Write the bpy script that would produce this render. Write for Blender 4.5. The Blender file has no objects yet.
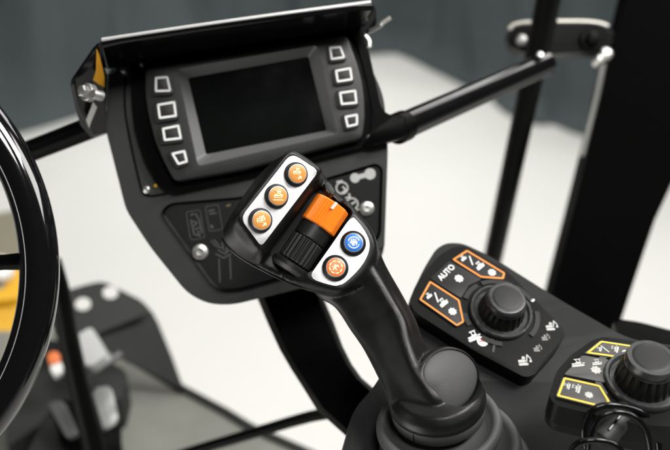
import bpy, bmesh, math, random
from mathutils import Vector, Matrix

random.seed(7)
S = bpy.context.scene
COL = S.collection
R = math.radians

# ------------------------------------------------------------------ camera
PITCH = 25.0
FPX = 1005.0                     # focal length in photo pixels (photo 670 x 450)
cam_d = bpy.data.cameras.new('camera')
cam = bpy.data.objects.new('camera', cam_d)
COL.objects.link(cam)
cam.location = (0, 0, 1.9)
cam.rotation_euler = (R(90 - PITCH), 0, 0)
cam_d.sensor_width = 36.0
cam_d.lens = 36.0 * FPX / 670.0
cam_d.clip_start = 0.02
cam_d.clip_end = 200
cam_d.dof.use_dof = True
cam_d.dof.focus_distance = 0.600
cam_d.dof.aperture_fstop = 6.0
cam_d.dof.aperture_blades = 9
S.camera = cam
CM = Matrix.Translation(cam.location) @ cam.rotation_euler.to_matrix().to_4x4()


def C2W(v):
    return CM @ Vector(v)


def P(px, py, d):
    """world point seen at photo pixel (px, py), d metres in front of the lens"""
    return C2W(((px - 335) / FPX * d, (225 - py) / FPX * d, -d))


class Frame:
    """a work plane standing in the scene: origin, in-plane axes u, v and normal n"""
    def __init__(s, px, py, d, n, udir=(1, 0)):
        s.O = Vector(((px - 335) / FPX * d, (225 - py) / FPX * d, -d))
        s.n = Vector(n).normalized()
        ux, uy = udir[0], -udir[1]
        s.u = Vector((ux, uy, -(s.n.x * ux + s.n.y * uy) / s.n.z)).normalized()
        s.v = s.n.cross(s.u)

    def p(s, px, py, h=0.0):
        r = Vector(((px - 335) / FPX, (225 - py) / FPX, -1))
        X = r * ((s.O.dot(s.n) + h) / r.dot(s.n))
        q = X - s.O
        return (q.dot(s.u), q.dot(s.v))

    def ps(s, pts, h=0.0):
        return [s.p(a, b, h) for a, b in pts]

    def w(s, u, v, h=0.0):
        return C2W(s.O + s.u * u + s.v * v + s.n * h)


# ------------------------------------------------------------------ 2-D helpers
def area2(p):
    return sum(p[i][0] * p[(i + 1) % len(p)][1] - p[(i + 1) % len(p)][0] * p[i][1] for i in range(len(p))) / 2


def ccw(p):
    return list(p) if area2(p) > 0 else list(p)[::-1]


def rounded(pts, r, seg=5):
    out, n = [], len(pts)
    for i in range(n):
        a, b, c = Vector(pts[i - 1]), Vector(pts[i]), Vector(pts[(i + 1) % n])
        rr = r[i] if isinstance(r, (list, tuple)) else r
        d1, d2 = (a - b), (c - b)
        l1, l2 = d1.length, d2.length
        if l1 < 1e-9 or l2 < 1e-9:
            continue
        t = min(rr, .45 * l1, .45 * l2)
        p0, p1 = b + d1 / l1 * t, b + d2 / l2 * t
        for k in range(seg + 1):
            s = k / seg
            q = p0 * (1 - s) ** 2 + b * 2 * s * (1 - s) + p1 * s * s
            out.append((q.x, q.y))
    return out


def smooth_closed(pts, n=64):
    """Catmull-Rom through pts, resampled evenly to n points (any dimension)"""
    P_ = [Vector(p) for p in pts]
    m = len(P_)
    dense = []
    for i in range(m):
        a, b, c, d = P_[i - 1], P_[i], P_[(i + 1) % m], P_[(i + 2) % m]
        for k in range(12):
            t = k / 12
            dense.append(.5 * ((2 * b) + (c - a) * t + (2 * a - 5 * b + 4 * c - d) * t * t + (3 * b - a - 3 * c + d) * t ** 3))
    return resample(dense, n, True)


def smooth_open(pts, per=8):
    P_ = [Vector(p) for p in pts]
    P_ = [P_[0] * 2 - P_[1]] + P_ + [P_[-1] * 2 - P_[-2]]
    out = []
    for i in range(1, len(P_) - 2):
        a, b, c, d = P_[i - 1:i + 3]
        for k in range(per):
            t = k / per
            out.append(.5 * ((2 * b) + (c - a) * t + (2 * a - 5 * b + 4 * c - d) * t * t + (3 * b - a - 3 * c + d) * t ** 3))
    out.append(P_[-2])
    return out


def resample(pts, n, closed=True):
    P_ = [Vector(p) for p in pts]
    if closed:
        P_.append(P_[0])
    L = [0]
    for i in range(1, len(P_)):
        L.append(L[-1] + (P_[i] - P_[i - 1]).length)
    out, j = [], 0
    for k in range(n):
        t = L[-1] * k / (n if closed else n - 1)
        while j < len(L) - 2 and L[j + 1] < t:
            j += 1
        f = (t - L[j]) / max(1e-12, L[j + 1] - L[j])
        out.append(P_[j].lerp(P_[j + 1], min(1, f)))
    return out


def offset(pts, d):
    """move a closed polygon's edges inwards by d (outwards when negative)"""
    p = [Vector(q) for q in ccw(pts)]
    out, n = [], len(p)
    for i in range(n):
        e1 = (p[i] - p[i - 1]).normalized()
        e2 = (p[(i + 1) % n] - p[i]).normalized()
        n1, n2 = Vector((-e1.y, e1.x)), Vector((-e2.y, e2.x))
        m = n1 + n2
        if m.length < 1e-6:
            m = n1
        m.normalize()
        k = max(.35, m.dot(n1))
        q = p[i] + m * (d / k)
        out.append((q.x, q.y))
    return out


# ------------------------------------------------------------------ mesh helpers
def prism(bm, fr, pts, h0, h1, bev=0.0, seg=3, both=False):
    pts = ccw(pts)
    lo = [bm.verts.new(fr.w(a, b, h0)) for a, b in pts]
    hi = [bm.verts.new(fr.w(a, b, h1)) for a, b in pts]
    n = len(pts)
    bm.faces.new(lo[::-1])
    top = bm.faces.new(hi)
    for i in range(n):
        j = (i + 1) % n
        bm.faces.new((lo[i], lo[j], hi[j], hi[i]))
    if bev > 0:
        ed = list(top.edges)
        if both:
            ed += [e for v in lo for e in v.link_edges if all(x in lo for x in e.verts)]
        bmesh.ops.bevel(bm, geom=list(set(ed)), offset=bev, segments=seg, profile=.5, affect='EDGES', clamp_overlap=True)


def loft(bm, rings, cap0=True, cap1=True, closed=True):
    vs = [[bm.verts.new(p) for p in r] for r in rings]
    n = len(vs[0])
    for a, b in zip(vs, vs[1:]):
        for i in range(n if closed else n - 1):
            j = (i + 1) % n
            bm.faces.new((a[i], a[j], b[j], b[i]))
    if cap0:
        bm.faces.new(vs[0][::-1])
    if cap1:
        bm.faces.new(vs[-1])


def band(bm, fr, outer, inner, h_out, h_in, h_base=None):
    """a frame between two outlines with equal point counts; top slopes from h_out to h_in"""
    n = len(outer)
    hb = min(h_out, h_in) - .0004 if h_base is None else h_base
    ot = [bm.verts.new(fr.w(a, b, h_out)) for a, b in outer]
    it = [bm.verts.new(fr.w(a, b, h_in)) for a, b in inner]
    ob = [bm.verts.new(fr.w(a, b, hb)) for a, b in outer]
    ib = [bm.verts.new(fr.w(a, b, hb)) for a, b in inner]
    for i in range(n):
        j = (i + 1) % n
        bm.faces.new((ot[i], ot[j], it[j], it[i]))
        bm.faces.new((ob[i], ob[j], ot[j], ot[i]))
        bm.faces.new((it[i], it[j], ib[j], ib[i]))
        bm.faces.new((ib[i], ib[j], ob[j], ob[i]))


def outline(bm, fr, pts, width, h0, h1):
    o = ccw(pts)
    band(bm, fr, o, offset(o, width), h1, h1, h0)


def lathe(bm, fr, c, prof, seg=64, flutes=0, fdepth=0.0, frange=None, a0=0, a1=2 * math.pi):
    """prof: (radius, height) pairs, turned about the frame's normal at c"""
    rings = []
    for r, h in prof:
        ring = []
        for i in range(seg):
            a = 2 * math.pi * i / seg
            rr = r
            if flutes and frange and frange[0] <= h <= frange[1]:
                rr = r - fdepth * (0.5 + 0.5 * math.cos(flutes * a)) ** 3
            ring.append(fr.w(c[0] + rr * math.cos(a), c[1] + rr * math.sin(a), h))
        rings.append(ring)
    loft(bm, rings, prof[0][0] > 1e-6, prof[-1][0] > 1e-6)


def arc_block(bm, fr, c, r0, r1, a0, a1, h0, h1, seg=14):
    rings = []
    pts = [(c[0] + r1 * math.cos(a0 + (a1 - a0) * i / seg), c[1] + r1 * math.sin(a0 + (a1 - a0) * i / seg)) for i in range(seg + 1)]
    pts += [(c[0] + r0 * math.cos(a1 + (a0 - a1) * i / seg), c[1] + r0 * math.sin(a1 + (a0 - a1) * i / seg)) for i in range(seg + 1)]
    prism(bm, fr, pts, h0, h1)


def tube(bm, pts, rad, seg=16, caps=True, scale=None):
    pts = [Vector(p) for p in pts]
    rings = []
    up = Vector((0.3, 0.2, 1)).normalized()
    prev = None
    for i, p in enumerate(pts):
        t = (pts[min(i + 1, len(pts) - 1)] - pts[max(i - 1, 0)]).normalized()
        if prev is None:
            a = t.cross(up)
            if a.length < .1:
                a = t.cross(Vector((1, 0, 0)))
            a.normalize()
        else:
            a = (prev - t * prev.dot(t)).normalized()
        prev = a
        b = t.cross(a)
        r = rad[i] if isinstance(rad, (list, tuple)) else rad
        rings.append([p + (a * math.cos(2 * math.pi * k / seg) + b * math.sin(2 * math.pi * k / seg)) * r for k in range(seg)])
    loft(bm, rings, caps, caps)


_k = [0]


def stroke(bm, fr, line, width, h0, h1):
    """a drawn line of the given width lying on the frame"""
    for a, b in zip(line, line[1:]):
        a, b = Vector(a), Vector(b)
        d = (b - a)
        if d.length < 1e-9:
            continue
        d.normalize()
        q = Vector((-d.y, d.x)) * width / 2
        _k[0] = (_k[0] + 1) % 17
        e = _k[0] * 4e-6
        a2, b2 = a - d * width * .35, b + d * width * .35
        prism(bm, fr, [tuple(a2 - q), tuple(b2 - q), tuple(b2 + q), tuple(a2 + q)], h0, h1 + e)


def disc(c, r, n=28):
    return [(c[0] + r * math.cos(2 * math.pi * i / n), c[1] + r * math.sin(2 * math.pi * i / n)) for i in range(n)]


def BM():
    return bmesh.new()


def finish(me, mat, ang=32):
    me.materials.clear()
    me.materials.append(mat)
    me.shade_smooth()
    me.set_sharp_from_angle(angle=R(ang))


def mk(name, bm, mat, parent=None, ang=32, recalc=True):
    """link a bmesh (in world space) as one object, as a part of parent when given"""
    if recalc:
        bmesh.ops.recalc_face_normals(bm, faces=bm.faces)
    root = parent
    while root is not None and root.parent is not None:
        root = root.parent
    if root is not None:
        base = root.location.copy()
    else:
        n = max(1, len(bm.verts))
        base = Vector((0, 0, 0))
        for v in bm.verts:
            base += v.co
        base /= n
        base.z = min(v.co.z for v in bm.verts)
    bmesh.ops.translate(bm, verts=bm.verts, vec=-base)
    me = bpy.data.meshes.new(name)
    bm.to_mesh(me)
    bm.free()
    finish(me, mat, ang)
    o = bpy.data.objects.new(name, me)
    COL.objects.link(o)
    if parent is None:
        o.location = base
    else:
        o.parent = parent
    return o


def thing(name, loc, label, cat, group=None):
    o = bpy.data.objects.new(name, None)
    o.empty_display_size = .02
    COL.objects.link(o)
    o.location = loc
    o['label'] = label
    o['category'] = cat
    if group:
        o['group'] = group
    return o


def tag(o, label, cat, group=None):
    o['label'] = label
    o['category'] = cat
    if group:
        o['group'] = group
    return o


def organic(bm, voxel, smooth_it, cutters=()):
    """melt overlapping closed shapes into one skin, then carve the cutters out; returns a bmesh"""
    me = bpy.data.meshes.new('tmp')
    bmesh.ops.recalc_face_normals(bm, faces=bm.faces)
    bm.to_mesh(me)
    bm.free()
    o = bpy.data.objects.new('tmp', me)
    COL.objects.link(o)
    m = o.modifiers.new('r', 'REMESH')
    m.mode = 'VOXEL'
    m.voxel_size = voxel
    m = o.modifiers.new('s', 'SMOOTH')
    m.factor = .5
    m.iterations = smooth_it
    tmp = [o]
    for c in cutters:
        bmesh.ops.recalc_face_normals(c, faces=c.faces)
        cm = bpy.data.meshes.new('tmpc')
        c.to_mesh(cm)
        c.free()
        co = bpy.data.objects.new('tmpc', cm)
        COL.objects.link(co)
        b = o.modifiers.new('b', 'BOOLEAN')
        b.operation = 'DIFFERENCE'
        b.solver = 'EXACT'
        b.object = co
        tmp.append(co)
    dg = bpy.context.evaluated_depsgraph_get()
    dg.update()
    res = bpy.data.meshes.new_from_object(o.evaluated_get(dg))
    out = bmesh.new()
    out.from_mesh(res)
    for t in tmp:
        bpy.data.objects.remove(t)
    bpy.data.meshes.remove(res)
    return out


def text_on(fr, c, xdir, height, body, bm, h):
    """flat lettering laid on a frame at c, reading along xdir (u, v)"""
    cu = bpy.data.curves.new('t', 'FONT')
    cu.body = body
    cu.align_x = 'CENTER'
    cu.align_y = 'CENTER'
    cu.size = height * 1.4
    cu.offset = height * .025
    o = bpy.data.objects.new('t', cu)
    COL.objects.link(o)
    dg = bpy.context.evaluated_depsgraph_get()
    dg.update()
    me = bpy.data.meshes.new_from_object(o.evaluated_get(dg))
    x = Vector(xdir).normalized()
    y = Vector((-x.y, x.x))
    vs = []
    for v in me.vertices:
        q = Vector(c) + x * v.co.x + y * v.co.y
        vs.append(bm.verts.new(fr.w(q.x, q.y, h)))
    for f in me.polygons:
        try:
            bm.faces.new([vs[i] for i in f.vertices])
        except ValueError:
            pass
    bpy.data.objects.remove(o)


# ------------------------------------------------------------------ materials
def mat(name, col, rough=.5, metal=0.0, spec=.5, coat=0.0, grain=0.0, gscale=900, var=0.0, vscale=30, rvar=0.0, dust=0.0, coat_rough=.05):
    m = bpy.data.materials.new(name)
    m.use_nodes = True
    nt = m.node_tree
    b = nt.nodes['Principled BSDF']
    b.inputs['Base Color'].default_value = (*col, 1)
    b.inputs['Roughness'].default_value = rough
    b.inputs['Metallic'].default_value = metal
    b.inputs['Specular IOR Level'].default_value = spec
    b.inputs['Coat Weight'].default_value = coat
    b.inputs['Coat Roughness'].default_value = coat_rough
    tc = nt.nodes.new('ShaderNodeTexCoord')

    def noise(scale, detail=4):
        n = nt.nodes.new('ShaderNodeTexNoise')
        n.inputs['Scale'].default_value = scale
        n.inputs['Detail'].default_value = detail
        nt.links.new(tc.outputs['Object'], n.inputs['Vector'])
        return n
    if grain:
        n = noise(gscale, 3)
        bp = nt.nodes.new('ShaderNodeBump')
        bp.inputs['Strength'].default_value = grain
        bp.inputs['Distance'].default_value = .0004
        nt.links.new(n.outputs['Fac'], bp.inputs['Height'])
        nt.links.new(bp.outputs['Normal'], b.inputs['Normal'])
    if var or dust:
        n = noise(vscale, 6)
        mx = nt.nodes.new('ShaderNodeMix')
        mx.data_type = 'RGBA'
        mx.inputs['A'].default_value = (*[c * (1 - var) for c in col], 1)
        mx.inputs['B'].default_value = (*[min(1, c * (1 + var)) for c in col], 1)
        nt.links.new(n.outputs['Fac'], mx.inputs['Factor'])
        last = mx.outputs['Result']
        if dust:
            d = noise(2600, 2)
            rp = nt.nodes.new('ShaderNodeMapRange')
            rp.inputs['From Min'].default_value = .70
            rp.inputs['From Max'].default_value = .80
            rp.inputs['To Max'].default_value = dust
            nt.links.new(d.outputs['Fac'], rp.inputs['Value'])
            m2 = nt.nodes.new('ShaderNodeMix')
            m2.data_type = 'RGBA'
            m2.inputs['B'].default_value = (.32, .31, .29, 1)
            nt.links.new(rp.outputs['Result'], m2.inputs['Factor'])
            nt.links.new(last, m2.inputs['A'])
            last = m2.outputs['Result']
        nt.links.new(last, b.inputs['Base Color'])
    if rvar:
        n = noise(vscale * 2.3, 5)
        rp = nt.nodes.new('ShaderNodeMapRange')
        rp.inputs['From Min'].default_value = .3
        rp.inputs['From Max'].default_value = .7
        rp.inputs['To Min'].default_value = max(.02, rough - rvar)
        rp.inputs['To Max'].default_value = rough + rvar
        nt.links.new(n.outputs['Fac'], rp.inputs['Value'])
        nt.links.new(rp.outputs['Result'], b.inputs['Roughness'])
    return m


M = {}
M['floor'] = mat('white floor', (.80, .80, .765), .6, var=.03, vscale=.7, rvar=.1, spec=.3)
M['curtain'] = mat('grey drape', (.172, .205, .212), .9, var=.12, vscale=3, spec=.1)
M['gloss'] = mat('black gloss paint', (.003, .003, .0033), .17, spec=.26, rvar=.03, vscale=20)
M['satin'] = mat('black satin paint', (.0015, .0015, .0015), .36, spec=.045, rvar=.05, vscale=25)
M['grip'] = mat('soft black grip', (.005, .005, .005), .37, spec=.25, grain=.10, gscale=1700, var=.15, vscale=60, rvar=.05)
M['rubber'] = mat('bellows rubber', (.062, .065, .063), .55, spec=.38, grain=.12, gscale=1400, var=.2, vscale=50, rvar=.06)
M['shell'] = mat('charcoal moulded plastic', (.019, .021, .020), .5, spec=.34, grain=.5, gscale=1300, var=.14, vscale=40, rvar=.06)
M['panel'] = mat('dark recess panel', (.0055, .0058, .0058), .48, spec=.18, grain=.12, gscale=1500, var=.12, vscale=50)
M['bezel'] = mat('grey bezel plastic', (.0165, .017, .017), .42, spec=.42, grain=.45, gscale=1500, var=.1, vscale=50, rvar=.05)
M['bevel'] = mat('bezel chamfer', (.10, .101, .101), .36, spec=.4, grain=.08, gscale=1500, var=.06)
M['screen'] = mat('dark display glass', (.0035, .0042, .0038), .11, spec=.25, rvar=.05, vscale=14)
M['btnblack'] = mat('black rubber key', (.009, .009, .009), .5, spec=.4, grain=.06)
M['white'] = mat('white print', (.78, .79, .78), .6, spec=.2, var=.05, vscale=300)
M['dimprint'] = mat('worn grey print', (.20, .20, .19), .6, spec=.2, var=.25, vscale=500)
M['faintprint'] = mat('faint grey print', (.055, .055, .053), .6, spec=.2, var=.3, vscale=400)
M['amberprint'] = mat('faint amber print', (.10, .075, .03), .6, spec=.2)
M['silver'] = mat('silver keyplate', (.58, .58, .59), .40, spec=.4, metal=.5, grain=.5, gscale=3000, var=.06, vscale=400)
M['amber'] = mat('amber keycap', (.60, .25, .050), .40, spec=.4, var=.05, vscale=200)
M['orange'] = mat('orange keycap', (.70, .165, .035), .40, spec=.4, var=.05, vscale=200)
M['blue'] = mat('blue keycap', (.018, .155, .56), .36, spec=.4, var=.05, vscale=200)
M['capsym'] = mat('pale key symbol', (.92, .74, .50), .5, spec=.3)
M['capsymw'] = mat('white key symbol', (.80, .80, .82), .5, spec=.3)
M['ringchrome'] = mat('grey key rim', (.40, .40, .41), .35, spec=.5, metal=.5)
M['wheelorange'] = mat('orange roller', (.90, .20, .010), .42, spec=.4, grain=.05, gscale=1500, var=.05, vscale=100)
M['wheelblack'] = mat('black roller', (.008, .008, .008), .42, spec=.32, grain=.05, var=.1)
M['pink'] = mat('pinkish marker', (.62, .42, .38), .5)
M['steel'] = mat('zinc plated steel', (.60, .60, .57), .33, metal=.9, rvar=.08, vscale=300)
M['dullsteel'] = mat('dull steel', (.34, .34, .33), .45, metal=.8, rvar=.1, vscale=200)
M['yellow'] = mat('yellow machine paint', (.62, .34, .006), .45, spec=.2, var=.05, vscale=8)
M['orangeline'] = mat('orange outline print', (.86, .26, .035), .5, spec=.3)
M['yellowline'] = mat('yellow outline print', (.86, .55, .045), .5, spec=.3)
M['key'] = mat('keypad key', (.010, .010, .010), .5, spec=.25, grain=.14, gscale=1500, var=.12, vscale=80)
M['keytwo'] = mat('lit keypad key', (.050, .050, .047), .50, spec=.4, grain=.14, gscale=1500, var=.12, vscale=80)  # keypad two keys coloured paler for the light they reflect
M['knobcap'] = mat('charcoal knob cap', (.008, .0083, .0086), .48, spec=.3, grain=.12, gscale=1800, var=.1, vscale=80)
M['knobrim'] = mat('knob rim', (.024, .025, .025), .30, spec=.5, rvar=.06, vscale=90)
M['deck'] = mat('grey deck mat', (.21, .214, .19), .8, spec=.1, grain=.3, gscale=300, var=.22, vscale=18)
M['plate'] = mat('dark grey steel plate', (.030, .032, .030), .6, spec=.12, var=.2, vscale=12, rvar=.1)
M['pedal'] = mat('worn bright metal pad', (.13, .135, .13), .4, metal=.4, var=.35, vscale=40, rvar=.1)
M['armrest'] = mat('armrest plastic', (.012, .0132, .0128), .5, spec=.13, grain=.4, gscale=1200, var=.12, vscale=25, rvar=.06)
M['dimicon'] = mat('pale service print', (.38, .38, .37), .6, spec=.2, var=.2, vscale=500)
M['pad'] = mat('matt palm rubber', (.032, .0325, .032), .55, spec=.4, grain=.2, gscale=1600, var=.1, vscale=60)
M['red'] = mat('red print', (.6, .06, .05), .5)

# ------------------------------------------------------------------ setting
bm = BM()
vs = [bm.verts.new(q) for q in ((-30, -15, 0), (30, -15, 0), (30, 40, 0), (-30, 40, 0))]
bm.faces.new(vs)
floor = mk('floor', bm, M['floor'])
floor['kind'] = 'structure'


def ground(px, py):
    o = cam.location
    d = (P(px, py, 1) - o)
    return o + d * (-o.z / d.z)


edge = [(-260, 160), (-80, 150), (0, 134), (30, 127), (80, 112), (140, 92), (200, 80), (300, 60), (369, 53), (399, 52), (417, 58), (435, 67), (458, 78),
        (478, 88), (497, 97), (512, 110), (525, 118), (539, 122), (551, 120), (565, 124), (584, 132), (640, 146), (720, 150), (900, 150)]
path = resample(smooth_open([ground(*e) for e in edge], 10), 420, False)
bm = BM()
rows = []
for j in range(26):
    t = j / 25
    row = []
    for i, q in enumerate(path):
        tg = (path[min(i + 1, len(path) - 1)] - path[max(0, i - 1)]).normalized()
        nn = Vector((-tg.y, tg.x, 0))
        s = i * .021
        a = (.12 * math.sin(s * 5.1 + .6 * math.sin(s * 1.3)) + .085 * math.sin(s * 12.7 + 1 + t) + .02 * math.sin(s * 23 + 2 * math.sin(s))) * (min(1, t * 2.2))
        a += .10 * max(0, 1 - t * 9) ** 2 * -1
        row.append(q + nn * (a + .03) + Vector((0, 0, .012 + 2.7 * t ** 1.2)))
    rows.append(row)
loft(bm, rows, False, False, closed=False)
# give the cloth a thickness
geo = bmesh.ops.solidify(bm, geom=bm.faces[:], thickness=.012)
cur = mk('curtain', bm, M['curtain'], ang=80)
tag(cur, 'tall dark grey studio curtain hanging behind the machine down to the white floor', 'curtain')

# ------------------------------------------------------------------ monitor console (behind the joystick)
MD = .745
UM = (1, -.168)
mon = Frame(257, 110, MD, (0.02, .05, 1), UM)
con = thing('display_console', mon.w(0, 0, -.05), 'charcoal plastic console housing behind the display, tapering down to a rounded point', 'console')
sh_px = [(108, 66), (106, 131), (126, 210), (150, 247), (187, 293), (208, 304), (232, 305), (262, 298), (330, 281), (384, 262), (388, 148), (384, 96), (356, 34), (250, 48)]
sh = mon.ps(sh_px)
bm = BM()
prism(bm, mon, rounded(sh, [.006, .004, .006, .01, .02, .02, .02, .03, .03, .012, .008, .01, .01, .01], 6), -.050, 0, .005, 4)
shell = mk('housing', bm, M['shell'], con)
# raised lip round the lower recess
rec_px = [(160, 212), (170, 203), (240, 197), (300, 186), (376, 163), (383, 168), (381, 235), (374, 244), (290, 277), (240, 291), (222, 292), (211, 284)]
rec = rounded(mon.ps(rec_px), .006, 5)
bm = BM()
n_ = 120
ro = [tuple(q) for q in resample(ccw(rec), n_)]
r_in = offset(ro, .0024)
band(bm, mon, ro, r_in, .0020, .0004, -.001)
mk('recess_lip', bm, M['satin'], con)
bm = BM()
prism(bm, mon, offset(ro, .0022), -.001, .0007)
pan = mk('label_panel', bm, M['panel'], con)
# prints on the panel
h0, h1 = .0007, .00085
bm = BM()


def prints(bmx, fr, lines, w, hh=(h0, h1)):
    for ln in lines:
        stroke(bmx, fr, fr.ps(ln), w, *hh)


def rrect_px(cx, cy, w, h, rot):
    c, s = math.cos(rot), math.sin(rot)
    return [(cx + x * c - y * s, cy + x * s + y * c) for x, y in ((-w, -h), (w, -h), (w, h), (-w, h))]


for cx, cy, w_, h_ in ((195.5, 225, 7.5, 14.5), (214, 218, 7, 13)):
    o = rounded(mon.ps(rrect_px(cx, cy, w_, h_, -.17)), .002, 4)
    outline(bm, mon, o, .0005, h0, h1)
prints(bm, mon, [[(191, 215), (194, 214)], [(196, 214), (198, 218)], [(193, 221), (197, 223), (194, 226)], [(195, 229), (199, 228)], [(194, 234), (200, 236), (198, 231)],
                 [(191, 220), (194, 233)], [(199, 219), (202, 233)]], .0011)
prints(bm, mon, [[(209, 211), (214, 210)], [(210, 214), (216, 213)], [(211, 225), (213, 228)]], .0011)
# arm-and-joint drawing
prints(bm, mon, [[(211, 241), (216, 246), (222, 248)], [(214, 240), (219, 245)], [(218, 250), (225, 254), (229, 250)], [(216, 254), (224, 258), (231, 254)],
                 [(219, 259), (220, 282)], [(230, 257), (231, 279)], [(222, 243), (224, 250)], [(228, 245), (226, 252)]], .0009)
mk('faint_drawing', bm, M['faintprint'], pan)
bm = BM()
prints(bm, mon, [[(227, 206), (230, 205)], [(211.5, 227), (213, 227)]], .0014)
mk('amber_mark', bm, M['amberprint'], pan)
# spanner, engine and pump icons on the right
bm = BM()
prism(bm, mon, disc(mon.p(355, 178), .0036), h0, h1)
prism(bm, mon, disc(mon.p(370, 174), .0042), h0, h1 + 2e-5)
prints(bm, mon, [[(355, 178), (370, 174)]], .0036)
for c_, r_ in (((342, 188), .0048), ((352, 204), .0048)):
    p_ = mon.p(*c_)
    outline(bm, mon, disc(p_, r_, 24), .0011, h0, h1 + 1e-5)
prints(bm, mon, [[(337, 182), (342, 181)], [(343, 187), (346, 190), (342, 193)], [(346, 198), (350, 197), (349, 194)], [(357, 210), (361, 208)], [(350, 205), (355, 202)]], .0013)
mk('service_icon', bm, M['dimicon'], pan)
# bolts
for i, (bx, by, br, hh) in enumerate(((200, 252, .0060, .0008), (367, 208.5, .0055, .0008), (146.5, 189.5, .0030, .0004), (371, 138.5, .0034, .0062))):
    bm = BM()
    c_ = mon.p(bx, by, hh + .002)
    lathe(bm, mon, c_, [(br, hh), (br * 1.02, hh + .0010), (br * .9, hh + .0022), (br * .5, hh + .0030), (br * .42, hh + .0030), (br * .40, hh + .0016), (0, hh + .0015)], 32)
    mk('screw', bm, M['steel'], con, 40)
bm = BM()
lathe(bm, mon, mon.p(155.5, 185.5, .002), [(.0013, .0004), (.0013, .0016), (.0008, .0021), (0, .0022)], 16)
mk('indicator_lamp', bm, M['yellow'], con)
# flat inner face with shadow groove round the monitor
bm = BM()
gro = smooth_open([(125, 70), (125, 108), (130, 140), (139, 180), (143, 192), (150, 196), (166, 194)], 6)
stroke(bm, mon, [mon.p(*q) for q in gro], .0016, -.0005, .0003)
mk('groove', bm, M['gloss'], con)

# ------------------------------------------------------------------ the monitor itself
moni = thing('monitor', mon.w(0, 0, 0), 'dark blank display with grey bezel and white framed keys down both sides', 'display')
body_px = [(131, 54), (131, 100), (134, 128), (144, 160), (158, 184), (172, 193), (250, 176), (366, 147), (376, 139), (377, 112), (371, 82), (362, 52), (352, 24), (250, 40)]
bm = BM()
prism(bm, mon, rounded(mon.ps(body_px, .006), .006, 5), .0002, .0062, .0012, 3)
mk('mounting_flange', bm, M['satin'], moni)
face_px = [(145, 68), (145, 95), (148.5, 116), (155, 141), (164, 162), (174.5, 181), (244, 169), (346, 142), (362, 138.5), (365, 120), (364.5, 98), (362, 80), (357, 62), (347, 35), (246, 51)]
HF = .016
face = rounded(mon.ps(face_px, HF), .004, 4)
out_px = [(177, 69), (317, 45), (337, 134), (198, 166)]
scr_px = [(188, 78), (308.5, 56.5), (326.5, 130.5), (206, 154.5)]
HS = .0085
oo = rounded(mon.ps(out_px, HF), .003, 5)
ii = rounded(mon.ps(scr_px, HS), .0015, 5)
# bezel: outer outline bridged to the window opening
bm = BM()
N = 160


def polar_match(poly, n, c):
    """n points of a star-shaped outline, one on each of n rays from c"""
    out = []
    poly = [Vector(p) for p in ccw(poly)]
    for k in range(n):
        a = 2 * math.pi * k / n
        d = Vector((math.cos(a), math.sin(a)))
        best = None
        for i in range(len(poly)):
            A, B = poly[i] - c, poly[(i + 1) % len(poly)] - c
            e = B - A
            den = d.x * e.y - d.y * e.x
            if abs(den) < 1e-12:
                continue
            t = (A.x * e.y - A.y * e.x) / den
            s = (A.x * d.y - A.y * d.x) / den
            if t > 0 and -1e-6 <= s <= 1 + 1e-6:
                best = t if best is None else max(best, t)
        out.append(tuple(c + d * best))
    return out


cc = Vector(mon.p(257, 107, HF))
N = 480
F_o = polar_match(face, N, cc)
F_i = polar_match(oo, N, cc)
F_o2 = offset(F_o, .0016)
rings = [[mon.w(a, b, .005) for a, b in F_o], [mon.w(a, b, HF - .0014) for a, b in F_o], [mon.w(a, b, HF - .0004) for a, b in offset(F_o, .0006)],
         [mon.w(a, b, HF) for a, b in F_o2], [mon.w(a, b, HF) for a, b in F_i], [mon.w(a, b, HF - .0015) for a, b in F_i]]
loft(bm, rings, False, False)
bez = mk('bezel', bm, M['bezel'], moni)
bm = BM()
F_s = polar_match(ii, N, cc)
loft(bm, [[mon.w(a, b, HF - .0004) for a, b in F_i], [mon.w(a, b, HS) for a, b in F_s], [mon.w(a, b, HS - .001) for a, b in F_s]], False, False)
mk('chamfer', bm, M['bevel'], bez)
bm = BM()
prism(bm, mon, offset(F_s, -.001), HS - .003, HS - .0006)
mk('screen', bm, M['screen'], moni)
icons = [[(155, 77), (168, 76), (171.5, 91.5), (155, 92)], [(157, 104), (175, 101), (177, 116.5), (159, 119)], [(162, 128), (179, 124.5), (182, 139), (164, 141)], [(171, 153), (185, 150), (188, 162), (178, 165)],
         [(329, 47), (341, 46), (345.5, 58), (331, 60)], [(335, 70), (351, 67), (353, 80), (337, 82.5)], [(339, 92), (356, 89.5), (357.5, 103.5), (341, 105)], [(344.5, 116), (358, 113.5), (358, 125), (347, 127.5)]]
for k, q in enumerate(icons):
    HB = HF + .0022
    p_ = mon.ps(q, HB)
    cx = sum(a for a, b in p_) / 4
    cy = sum(b for a, b in p_) / 4
    sx = -.0008 if k < 4 else -.0010
    big = [(cx + (a - cx) * 1.30 + sx, cy + (b - cy) * 1.34 - .0004) for a, b in p_]
    bm = BM()
    prism(bm, mon, rounded(big, .0022, 5), HF - .0002, HB, .0007, 3)
    b_ = mk('button', bm, M['btnblack'], moni)
    bm = BM()
    o = rounded(p_, .0006, 3)
    outline(bm, mon, o, .00145, HB - .0001, HB + .00012)
    mk('button_frame', bm, M['white'], b_)

# ------------------------------------------------------------------ visor over the monitor
vis = thing('sun_visor', mon.w(0, .05, .0), 'black glossy sun visor with a bright front edge above the display', 'visor')


def wpx(px, py, h):
    a, b = mon.p(px, py, h)
    return mon.w(a, b, h)


HV = .058
bm = BM()
cs = []
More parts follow.
